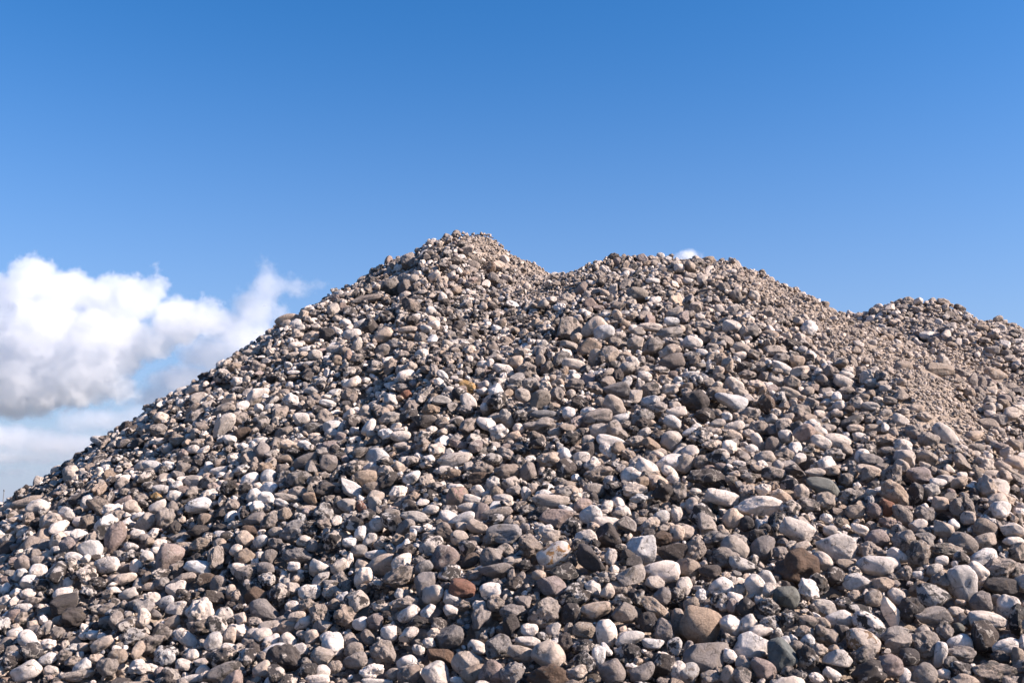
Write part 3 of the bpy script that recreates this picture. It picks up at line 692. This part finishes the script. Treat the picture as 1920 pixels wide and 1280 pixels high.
def lay_top(x, y, zc, a, b, c, th):
    r = max(a, b)
    j0, j1 = int((x - r - X0) / CELL), int((x + r - X0) / CELL) + 1
    i0, i1 = int((y - r - Y0) / CELL), int((y + r - Y0) / CELL) + 1
    if j0 < 0 or i0 < 0 or j1 >= NX or i1 >= NY:
        return
    yy = Y0 + CELL * (np.arange(i0, i1)[:, None] + .5) - y
    xx = X0 + CELL * (np.arange(j0, j1)[None] + .5) - x
    ct, st = math.cos(th), math.sin(th)
    q = 1 - ((xx * ct + yy * st) / a) ** 2 - ((-xx * st + yy * ct) / b) ** 2
    top = np.where(q > 0, zc + c * np.sqrt(np.clip(q, 0, 1)), -9)
    np.maximum(H[i0:i1, j0:j1], top, out=H[i0:i1, j0:j1])

def rest_height(x, y, a, b, c, th):
    r = max(a, b)
    j0, j1 = int((x - r - X0) / CELL), int((x + r - X0) / CELL) + 1
    i0, i1 = int((y - r - Y0) / CELL), int((y + r - Y0) / CELL) + 1
    if j0 < 0 or i0 < 0 or j1 >= NX or i1 >= NY:
        return None
    yy = Y0 + CELL * (np.arange(i0, i1)[:, None] + .5) - y
    xx = X0 + CELL * (np.arange(j0, j1)[None] + .5) - x
    ct, st = math.cos(th), math.sin(th)
    q = 1 - ((xx * ct + yy * st) / a) ** 2 - ((-xx * st + yy * ct) / b) ** 2
    m = q > 0
    if not m.any():
        return H[i0, j0] + c
    return float((H[i0:i1, j0:j1][m] + c * np.sqrt(q[m])).max())

def look(k, r, dusty):
    tint, sec, (lo, hi), grain = KIND[k]
    j = r.uniform(.80, 1.16)
    warm = r.normal() * .035
    t = (tint[0] * j * (1 + warm), tint[1] * j, tint[2] * j * (1 - warm))
    return t, sec, r.uniform(lo, hi), min(1, max(0, grain + r.normal() * .08)), dusty

def dusty_at(x, y):
    u, v, d = proj(x, y, zat(x, y))
    s = sand[min(max(int((y - Y0) / CELL), 0), NY - 1), min(max(int((x - X0) / CELL), 0), NX - 1)]
    e = .09 + .55 * s + .42 * np.clip((u - 1150) / 600, 0, 1) * np.clip((1000 - v) / 260, 0, 1) + .22 * np.clip((640 - v) / 140, 0, 1)
    return float(min(.9, e))

MARKS = (('rusty stain', (.34, .17, .06), .42), ('brown hollow', (.20, .12, .06), .42), ('dark hole', (.05, .045, .04), .22),
         ('black edges', (.03, .028, .028), .46), ('pinkish face', (.36, .22, .19), .45), ('lichen', (.42, .24, .08), .45), ('split flint', (.03, .028, .028), .52),
         ('perfect white', (.3, .27, .24), .0), ('standing on end', (.3, .27, .24), .0))
points = []                                            # stones that go into the uncounted mass
big = []                                               # the 300 that show largest
rs = np.random.default_rng(77)
for n_, e in enumerate(NOTED):
    p = hit(e['u'], e['v'])
    if p is None:
        for dv in (4, 8, 12, 18, 26):
            p = hit(e['u'], e['v'] + dv)
            if p is not None:
                break
        if p is None:
            continue
        D = ray(e['u'], e['v'])
        p = D * (p[1] / D[1]) + np.array([0, 0, EYE])
        p[2] = min(p[2], float(zat(p[0], p[1])) + .10 * e['S'] / 2 * p[1] / FOC)      # resting on the crest
    d0 = proj(*p)[2]
    a, b_ = e['L'] / 2 * d0 / FOC, e['S'] / 2 * d0 / FOC
    c = b_ * rs.uniform(.8, 1.1) if e['f'] != 'f' else b_ * 1.3
    lift = .30 * min(b_, c)
    vd = p - np.array([0, 0, EYE]); vd /= np.linalg.norm(vd)
    p = p - vd * lift
    ang = math.radians(e['ang'])
    ax = RIGHT * math.cos(ang) + UP * math.sin(ang)
    ay = -RIGHT * math.sin(ang) + UP * math.cos(ang)
    az = BACK
    M = Matrix((ax, ay, az)).transposed()
    M = M @ Matrix.Rotation(math.pi * int(rs.integers(2)), 3, 'X')
    if rs.random() < .5:
        M = M @ Matrix.Rotation(math.pi, 3, 'Y')
    sc3 = (a, b_, c)
    if e['f'] == 'n':
        sc3 = (a * 1.06, b_ * 1.06, c * 1.06)
    elif e['f'] == 'a':
        sc3 = (a * 1.07, b_ * 1.08, c * 1.08)
    lk = look(e['k'], rs, dusty_at(p[0], p[1]) * .6)
    for word, colour2, share in MARKS:
        if word in e['lab']:
            lk = (lk[0], colour2, share, lk[3], lk[4])
    pid = int(rs.choice(PROTO[e['f']]))
    e.update(p=p, M=M, s=sc3, look=lk, pid=pid)
    lay_top(p[0], p[1], p[2], abs(ax.x) * a + abs(ay.x) * b_, c * .9, abs(ax.z) * a + abs(ay.z) * b_, 0)
    ca, sa = math.cos(ang), math.sin(ang)
    dx, dy = su - e['u'], -(sv - e['v'])
    seen |= ((dx * ca + dy * sa) / (e['L'] * .5)) ** 2 + ((-dx * sa + dy * ca) / (e['S'] * .5)) ** 2 < .90
    if len(big) < 300:
        big.append(e)
    else:
        points.append((p, M.to_euler('XYZ'), sc3, pid, lk))

# where loose stones can be seen from about here: facing side and crests, a little past the frame
U, V, DD = proj(gx, gy, Z0)
okc = (U > -230) & (U < 2150) & (V < 1440) & (facing > -.38) & (gy < 8.9)
ci, cj = np.nonzero(okc)
print('cells', len(ci), 'area', len(ci) * CELL * CELL)

MIX_L = 'wwwwwwccckkkkkkmmmmmmmdddddgtp'
MIX_R = 'wwwwwwwccccccckkkkkkmmmdgttttp'

def fill(count, rad, spread, tries, keep, raster=True, sandy=1.0, cells=None):
    done = 0
    batch = RNG.integers(0, len(ci), size=(count * 4, tries)) if cells is None else RNG.choice(cells, size=(count * 4, tries))
    for row in batch:
        if done >= count:
            break
        off = H[ci[row], cj[row]] - Z0[ci[row], cj[row]]
        k = row[int(np.argmin(off))]
        i, j = ci[k], cj[k]
        s = sand[i, j]
        if RNG.random() < s * sandy:
            continue
        x, y = gx[i, j] + RNG.uniform(-.5, .5) * CELL, gy[i, j] + RNG.uniform(-.5, .5) * CELL
        u, v = U[i, j], V[i, j]
        iu, iv = int(u / PXS), int((v - 2) / PXS)
        m = rad * math.exp(RNG.normal() * spread)
        if facing[i, j] < .10 and m > .021:             # crests are finer
            continue
        if 0 <= iu < seen.shape[1] and 0 <= iv < seen.shape[0]:
            if seen[iv, iu]:
                continue
            pr = int(.62 * m * FOC / DD[i, j] / PXS)
            if pr > 0:
                q = seen[max(iv - pr, 0):iv + pr + 1, max(iu - pr, 0):iu + pr + 1]
                if q.mean() > .50:
                    continue
        a = m * RNG.uniform(1.0, 1.45)
        b = m * RNG.uniform(.8, 1.05)
        c = m * RNG.uniform(.62, .95)
        th = RNG.uniform(0, math.pi)
        if raster:
            zc = rest_height(x, y, a, b, c, th)
            if zc is None:
                continue
            zc -= .22 * c
            if zc - Z0[i, j] > (keep if facing[i, j] > .08 else min(keep, .5)) * m:
                continue
            lay_top(x, y, zc, a, b, c, th)
        else:
            if s < .2 and H[i, j] - Z0[i, j] > -.018:
                continue
            zc = H[i, j] + .35 * c
        nz = Vector((-GZX[i, j], -GZY[i, j], 1)).normalized()
        nz = (nz + Vector(RNG.normal(size=3)) * .40).normalized()
        tx = Vector((math.cos(th), math.sin(th), 0))
        tx = (tx - nz * tx.dot(nz)).normalized()
        M = Matrix((tx, nz.cross(tx), nz)).transposed()
        mixs = MIX_R if RNG.random() < np.clip((u - 900) / 700, 0, 1) else MIX_L
        kd = mixs[int(RNG.integers(len(mixs)))]
        q = RNG.random()
        if kd in 'wcpt':
            f = 'o' if q < (.56 if m > .016 else .32) else 'a' if q < .82 else 'n'
        elif kd in 'mkd':
            f = 'n' if q < .55 else 'a' if q < .95 else 'o'
        else:
            f = 'oaan'[int(q * 4)]
        if m < .017 and RNG.random() < .25:
            f = 's'                                    # broken chip
            c *= .6
        pid = int(RNG.choice(PROTO[f]))
        lk = look(kd, RNG, dusty_at(x, y) * (1.0 if rad > .012 else 1.15))
        points.append((np.array([x, y, zc]), M.to_euler('XYZ'), (a, b, c), pid, lk))
        done += 1
    print('fill', rad, done, '/', count)

near = np.nonzero(gy[ci, cj] < 4.7)[0]
far = np.nonzero(gy[ci, cj] >= 4.7)[0]
runs = np.nonzero(sand[ci, cj] > .22)[0]

def underlay(count):
    """the layer below: stones glimpsed down the gaps"""
    for k in RNG.integers(0, len(ci), size=count):
        i, j = ci[k], cj[k]
        if sand[i, j] > .3:
            continue
        m = .019 * math.exp(RNG.normal() * .2)
        kd = 'wckkmmddggtp'[int(RNG.integers(12))]
        f = 'oan'[int(RNG.integers(3))]
        e3 = Matrix.Rotation(RNG.uniform(0, 6.28), 3, 'Z') @ Matrix.Rotation(RNG.uniform(-.9, .9), 3, 'X')
        points.append((np.array([gx[i, j], gy[i, j], Z0[i, j] - loose[i, j] - .001]), e3.to_euler('XYZ'), (m * 1.25, m, m * .8), int(RNG.choice(PROTO[f])), look(kd, RNG, .15)))
underlay(26000)
fill(620, .036, .10, 2, .60, cells=near)
fill(500, .034, .12, 2, .55, cells=far)
fill(900, .0275, .14, 3, .60, cells=near)
fill(2300, .0245, .18, 3, .60)
fill(2800, .0190, .20, 4, .45, cells=near)
fill(8500, .0155, .22, 4, .75, sandy=.98, cells=far)
fill(5200, .0130, .22, 5, .3, cells=near)
fill(20000, .0105, .25, 5, .8, sandy=.95, cells=far)
fill(8000, .0085, .24, 5, -.3, cells=near)
fill(600, .0100, .30, 2, 1.2, sandy=0, cells=runs)
fill(1800, .0070, .30, 2, 1, raster=False, sandy=0, cells=runs)
fill(14000, .0046, .38, 2, 1, raster=False, sandy=0, cells=runs)
fill(10000, .0060, .28, 4, 1, raster=False, sandy=0)

# the heap goes on past the frame on both sides and towards the viewer
outer = (U > -640) & (U < 2900) & (V < 1900) & (facing > -.30) & (gy < 8.9) & ~okc & (Z0 > .1)
ci, cj = np.nonzero(outer)
share = len(ci) * CELL * CELL / 32.5
print('outer', share * 32.5)
underlay(int(20000 * share))
for cnt, rad, spr, tr, kp in ((1300, .034, .12, 2, .6), (3200, .0255, .16, 3, .6), (9500, .0175, .2, 4, .7), (14000, .0115, .24, 4, .6)):
    fill(int(cnt * share), rad, spr, tr, kp)

# ------------------------------------------------------------------ the 300 largest as single stones
for e in big:
    o = bpy.data.objects.new('stone', PROTO_MESH[e['pid']])
    o.matrix_world = Matrix.Translation(Vector(e['p'])) @ e['M'].to_4x4() @ Matrix.Diagonal((*e['s'], 1))
    t, s2, pa, gr, du = e['look']
    o['tint'] = [float(x) for x in t]
    o['second'] = [float(x) for x in s2]
    o['patch'] = float(pa)
    o['grain'] = float(gr)
    o['dust'] = float(du)
    o['size'] = [float(x) for x in e['s']]
    COL.objects.link(o)
    e['o'] = o

# ------------------------------------------------------------------ everything smaller: one mass of loose stones
def build_mass():
    me = bpy.data.meshes.new('gravel')
    n = len(points)
    me.vertices.add(n)
    me.vertices.foreach_set('co', np.array([p[0] for p in points], np.float32).ravel())
    def put(name, typ, arr, field):
        a = me.attributes.new(name, typ, 'POINT')
        a.data.foreach_set(field, np.ascontiguousarray(arr).ravel())
    put('turn', 'FLOAT_VECTOR', np.array([tuple(p[1]) for p in points], np.float32), 'vector')
    put('size', 'FLOAT_VECTOR', np.array([p[2] for p in points], np.float32), 'vector')
    put('form', 'INT', np.array([p[3] for p in points], np.int32), 'value')
    put('tint', 'FLOAT_VECTOR', np.array([p[4][0] for p in points], np.float32), 'vector')
    put('second', 'FLOAT_VECTOR', np.array([p[4][1] for p in points], np.float32), 'vector')
    for i, nm in ((2, 'patch'), (3, 'grain'), (4, 'dust')):
        put(nm, 'FLOAT', np.array([p[4][i] for p in points], np.float32), 'value')
    o = bpy.data.objects.new('gravel', me)
    COL.objects.link(o)
    o['kind'] = 'stuff'
    o['label'] = 'loose smaller stones and grit that make up the heap'
    o['category'] = 'gravel'
    ng = bpy.data.node_groups.new('lay_stones', 'GeometryNodeTree')
    ng.interface.new_socket('Geometry', in_out='INPUT', socket_type='NodeSocketGeometry')
    ng.interface.new_socket('Geometry', in_out='OUTPUT', socket_type='NodeSocketGeometry')
    N, L = ng.nodes, ng.links
    gi, go = N.new('NodeGroupInput'), N.new('NodeGroupOutput')
    ci_ = N.new('GeometryNodeCollectionInfo')
    ci_.inputs['Collection'].default_value = PROTO_COL
    ci_.inputs['Separate Children'].default_value = True
    ci_.inputs['Reset Children'].default_value = True
    iop = N.new('GeometryNodeInstanceOnPoints')
    iop.inputs['Pick Instance'].default_value = True
    def named(nm, typ):
        a = N.new('GeometryNodeInputNamedAttribute'); a.data_type = typ; a.inputs['Name'].default_value = nm
        return next(s for s in a.outputs if s.enabled and s.name == 'Attribute')
    e2r = N.new('FunctionNodeEulerToRotation')
    L.new(gi.outputs[0], iop.inputs['Points'])
    L.new(ci_.outputs[0], iop.inputs['Instance'])
    L.new(named('form', 'INT'), iop.inputs['Instance Index'])
    L.new(named('turn', 'FLOAT_VECTOR'), e2r.inputs[0])
    L.new(e2r.outputs[0], iop.inputs['Rotation'])
    L.new(named('size', 'FLOAT_VECTOR'), iop.inputs['Scale'])
    L.new(iop.outputs[0], go.inputs[0])
    md = o.modifiers.new('lay_stones', 'NODES')
    md.node_group = ng
    return o
build_mass()

# ------------------------------------------------------------------ what each single stone is called
ANCHOR = {
    'orange lichen-stained angular stone': 'orange lichen stone',
    'big smooth tan oval cobble near the second crest': 'tan oval near the second crest',
    'broad flat sandy-brown slab propped up on the fines': 'flat brown slab',
    'large smooth dark green-grey oval cobble': 'dark green oval cobble',
    'smooth pale pink oval cobble': 'pale pink oval cobble',
    'brick-red angular stone': 'brick-red stone',
    'huge rough brown-black rock': 'huge brown-black rock',
    'smooth green-grey wedge': 'green-grey wedge',
    'biggest smooth tan boulder': 'biggest tan boulder',
    'smooth terracotta-red pebble': 'terracotta pebble',
    'rough pink granite boulder': 'pink granite boulder',
    'smooth dark red-brown cobble': 'dark red-brown cobble',
    'big white stone with a rusty stain': 'rust-stained white stone',
    'tall pinkish grey slab standing upright on the left slope': 'upright pinkish slab',
    'big pale grey wedge leaning up the left slope': 'leaning pale wedge',
    'big lumpy white boulder low on the left slope': 'lumpy white boulder',
    'big jagged black flint at the lower edge': 'jagged black flint',
    'big white egg-shaped cobble in the bottom left corner': 'white egg in the bottom left corner',
    'big speckled brown boulder in the bottom right corner': 'speckled boulder in the bottom right corner',
    'large white egg standing on end': 'white egg standing on end',
    'big pale egg-shaped cobble jutting from the skyline beside the clouds': 'pale egg on the skyline',
    'big white oval cobble lying tilted down to the right': 'tilted white oval cobble',
    'long white cigar-shaped cobble in mid slope': 'white cigar-shaped cobble',
    'big rough brown rock cut by the lower edge': 'brown rock at the lower edge',
    'big smooth white oval cobble in the middle of the slope': 'white oval in mid slope',
    'big rough grey-tan boulder beside two pale rounded ones': 'rough grey-tan boulder',
}
COLOUR = dict(w='white', c='cream', g='grey', d='black', m='black-and-white', k='speckled grey', b='brown', r='reddish', p='pinkish', n='green-grey', t='tan', o='orange')
WAY = ['right of', 'above and right of', 'above', 'above and left of', 'left of', 'below and left of', 'below', 'below and right of']
ORD = ['nearest', 'second', 'third', 'fourth', 'fifth', 'sixth', 'seventh', 'eighth', 'ninth', 'tenth', 'eleventh', 'twelfth']
anchors = [(e, ANCHOR[e['lab']]) for e in big if e['lab'] in ANCHOR]
pools = {}
for e in big:
    o = e['o']
    o['category'] = 'stone'
    o['group'] = 'larger stones of the heap'
    if e['lab']:
        o['label'] = e['lab'] if len(e['lab'].split()) > 3 else e['lab'] + ' on the heap'
        continue
    asp = e['L'] / e['S']
    form = dict(a='angular', n='knobbly', f='flat').get(e['f']) or ('round' if asp < 1.28 else 'oval' if asp < 1.75 else 'long')
    a, short = min(anchors, key=lambda q: math.hypot(q[0]['u'] - e['u'], q[0]['v'] - e['v']))
    dx, dy = e['u'] - a['u'], a['v'] - e['v']
    way = WAY[int(round(math.degrees(math.atan2(dy, dx)) / 45)) % 8]
    pools.setdefault((COLOUR[e['k']], form, way, short), []).append((math.hypot(dx, dy), e))
for (colour, form, way, short), lst in pools.items():
    lst.sort(key=lambda q: q[0])
    for i, (_, e) in enumerate(lst):
        num = ORD[i] + ' ' if len(lst) > 1 else ''
        e['o']['label'] = f'{num}{colour} {form} stone {way} the {short}'

# ------------------------------------------------------------------ a far mast at the edge of the frame
def build_mast():
    m, n, l = new_mat('weathered_steel')
    b = NB(m)
    g = n.new('ShaderNodeNewGeometry')
    p = n.new('ShaderNodeBsdfPrincipled')
    l.new(b.mix(b.noise(g.outputs['Position'], 6, 4), (.09, .10, .11, 1), (.16, .165, .17, 1)), p.inputs['Base Color'])
    p.inputs['Roughness'].default_value = .6
    o_ = n.new('ShaderNodeOutputMaterial'); l.new(p.outputs[0], o_.inputs[0])
    base = at(6.5, 935, 70.0)
    top = at(6.5, 917, 70.0)[2]
    root = bpy.data.objects.new('mast', None)
    root.location = (base[0], 70.0, 0)
    COL.objects.link(root)
    root['label'] = 'thin dark mast far away beside the foot of the left slope'
    root['category'] = 'mast'
    def ring_tube(name, rings, seg=12):
        v, f = [], []
        for z, r in rings:
            v += [(r * math.cos(2 * math.pi * i / seg), r * math.sin(2 * math.pi * i / seg), z) for i in range(seg)]
        for k in range(len(rings) - 1):
            f += [(k * seg + i, k * seg + (i + 1) % seg, (k + 1) * seg + (i + 1) % seg, (k + 1) * seg + i) for i in range(seg)]
        f += [tuple(range(seg))[::-1], tuple(range((len(rings) - 1) * seg, len(rings) * seg))]
        o = mesh_obj(name, v, f, m)
        o.parent = root
        return o
    ring_tube('base_plate', [(-.02, .16), (.03, .16), (.05, .07)])
    ring_tube('pole', [(.05, .045), (top * .6, .038), (top - .12, .030)])
    ring_tube('lamp_head', [(top - .12, .032), (top - .10, .05), (top - .03, .05), (top, .02)])
build_mast()

# ------------------------------------------------------------------ clouds: volumes grown from puffs, broken up by noise
def cloud_material(name, density, aniso):
    m, n, l = new_mat(name)
    pv = n.new('ShaderNodeVolumePrincipled')
    pv.inputs['Color'].default_value = (.966, .973, .984, 1)
    pv.inputs['Anisotropy'].default_value = aniso
    pv.inputs['Density'].default_value = density
    pv.inputs['Density Attribute'].default_value = 'density'
    o = n.new('ShaderNodeOutputMaterial')
    l.new(pv.outputs[0], o.inputs['Volume'])
    return m

def cloud(name, label, puffs, Y, voxel, density, rough=1.0, aniso=.35, seed=0.0, flat=1.0, depth=.9):
    """puffs: (u, v, half width, half height) in photograph pixels, at distance Y"""
    k = Y / FOC
    cs = []
    for q in puffs:
        u, v, rx, rz = q[:4]
        c = at(u, v, Y + (q[4] * k if len(q) > 4 else 0))
        cs.append((c, rx * k, rz * k, max(rx, rz) * k * depth))
    pad = 30 * k
    lo = np.min([c - np.array([rx, rd, rz]) for c, rx, rz, rd in cs], 0) - pad
    hi = np.max([c + np.array([rx, rd, rz]) for c, rx, rz, rd in cs], 0) + pad
    org = np.array([(lo[0] + hi[0]) / 2, (lo[1] + hi[1]) / 2, lo[2]])
    ng = bpy.data.node_groups.new('grow_cloud', 'GeometryNodeTree')
    ng.interface.new_socket('Geometry', in_out='INPUT', socket_type='NodeSocketGeometry')
    ng.interface.new_socket('Geometry', in_out='OUTPUT', socket_type='NodeSocketGeometry')
    N, L = ng.nodes, ng.links
    def vm(op, a, b_=None, s=None):
        x = N.new('ShaderNodeVectorMath'); x.operation = op
        for i, v in ((0, a), (1, b_)):
            if v is None: continue
            if isinstance(v, bpy.types.NodeSocket): L.new(v, x.inputs[i])
            else: x.inputs[i].default_value = v
        if s is not None: x.inputs['Scale'].default_value = s
        return x.outputs['Value'] if op == 'LENGTH' else x.outputs['Vector']
    def mm(op, a, b_=None, c_=None):
        x = N.new('ShaderNodeMath'); x.operation = op
        for i, v in ((0, a), (1, b_), (2, c_)):
            if v is None: continue
            if isinstance(v, bpy.types.NodeSocket): L.new(v, x.inputs[i])
            else: x.inputs[i].default_value = v
        return x.outputs[0]
    def nz(vec, scale, detail, rough_, col=False):
        x = N.new('ShaderNodeTexNoise')
        L.new(vec, x.inputs['Vector']); x.inputs['Scale'].default_value = scale
        x.inputs['Detail'].default_value = detail; x.inputs['Roughness'].default_value = rough_
        return x.outputs['Color' if col else 'Fac']
    pos = N.new('GeometryNodeInputPosition').outputs[0]
    sp = vm('ADD', vm('SCALE', pos, s=1 / k), (seed, seed * 1.7, seed * .6))      # in photograph pixels
    warp = vm('SUBTRACT', nz(sp, .022, 3, .6, True), (.5, .5, .5))
    wp = vm('ADD', pos, vm('SCALE', warp, s=34 * k * rough))
    acc = None
    for c, rx, rz, rd in cs:
        d = vm('SUBTRACT', wp, tuple(c - org))
        d = vm('LENGTH', vm('MULTIPLY', d, (1 / rx, 1 / rd, 1 / rz)))
        f = mm('MULTIPLY', mm('SUBTRACT', 1.0, d), min(rx, rz) / k)               # pixels inside the puff
        acc = f if acc is None else mm('SMOOTH_MAX', acc, f, 9.0)
    big_n = mm('SUBTRACT', nz(sp, .030, 6, .58), .5)
    fine_n = mm('SUBTRACT', nz(sp, .075, 6, .66), .5)
    f = mm('ADD', acc, mm('ADD', mm('MULTIPLY', big_n, 46.0 * rough), mm('MULTIPLY', fine_n, 30.0 * rough)))
    mr = N.new('ShaderNodeMapRange'); mr.interpolation_type = 'SMOOTHSTEP'
    L.new(f, mr.inputs[0]); mr.inputs[1].default_value = 0.0; mr.inputs[2].default_value = 15.0 * flat
    vc = N.new('GeometryNodeVolumeCube')
    L.new(mr.outputs[0], vc.inputs['Density'])
    vc.inputs['Background'].default_value = 0.0
    vc.inputs['Min'].default_value = tuple(lo - org)
    vc.inputs['Max'].default_value = tuple(hi - org)
    for i, nm in enumerate(('Resolution X', 'Resolution Y', 'Resolution Z')):
        vc.inputs[nm].default_value = max(4, int((hi - lo)[i] / (voxel * k)))
    sm = N.new('GeometryNodeSetMaterial')
    mat = cloud_material(name + '_vapour', density / k, aniso)
    sm.inputs['Material'].default_value = mat
    L.new(vc.outputs[0], sm.inputs[0])
    go = N.new('NodeGroupOutput'); N.new('NodeGroupInput')
    L.new(sm.outputs[0], go.inputs[0])
    vol = bpy.data.volumes.new(name)
    o = bpy.data.objects.new(name, vol)
    vol.materials.append(mat)
    o.location = org
    md = o.modifiers.new('grow_cloud', 'NODES'); md.node_group = ng
    COL.objects.link(o)
    o['label'] = label; o['category'] = 'cloud'; o['group'] = 'clouds over the horizon'
    return o

cloud('cloud', 'big white billowing cumulus cloud over the left slope', [
    (62, 545, 58, 70), (0, 572, 60, 66), (-80, 570, 80, 75), (130, 560, 62, 60), (195, 565, 55, 56), (250, 565, 52, 54), (288, 545, 30, 36), (296, 515, 12, 22),
    (330, 606, 60, 50), (388, 596, 42, 40), (90, 640, 100, 90), (-40, 660, 110, 100), (200, 640, 85, 75), (285, 645, 55, 40), (150, 705, 85, 60), (60, 715, 90, 70),
    (215, 728, 45, 30), (-100, 720, 90, 60), (0, 758, 90, 26), (130, 750, 80, 18)], 4000, 2.0, .028, rough=1.2, seed=3.0, flat=.7)
cloud('cloud', 'ragged white cloud peak rising beside the slope', [
    (497, 505, 20, 30), (502, 540, 38, 38), (548, 538, 36, 26), (588, 536, 26, 12), (480, 578, 55, 48), (440, 620, 64, 48), (525, 590, 30, 24), (395, 665, 75, 42),
    (345, 715, 80, 40), (470, 650, 80, 52), (290, 750, 60, 30)], 4700, 2.2, .020, rough=1.15, seed=11.0, flat=1.4)
cloud('cloud', 'long low bank of pale cloud along the horizon', [
    (130, 792, 46, 26), (190, 790, 110, 28), (-20, 820, 180, 30), (130, 835, 190, 28), (270, 780, 80, 30), (20, 858, 240, 16), (-140, 800, 140, 56), (10, 886, 220, 8)], 7000, 3.0, .018, rough=.8, seed=23.0, depth=.5, flat=1.6)
cloud('cloud', 'small white cloud cap peeping over the second crest', [
    (1293, 480, 28, 16), (1272, 486, 20, 10), (1316, 486, 16, 9)], 5200, 1.5, .08, rough=.35, seed=31.0)
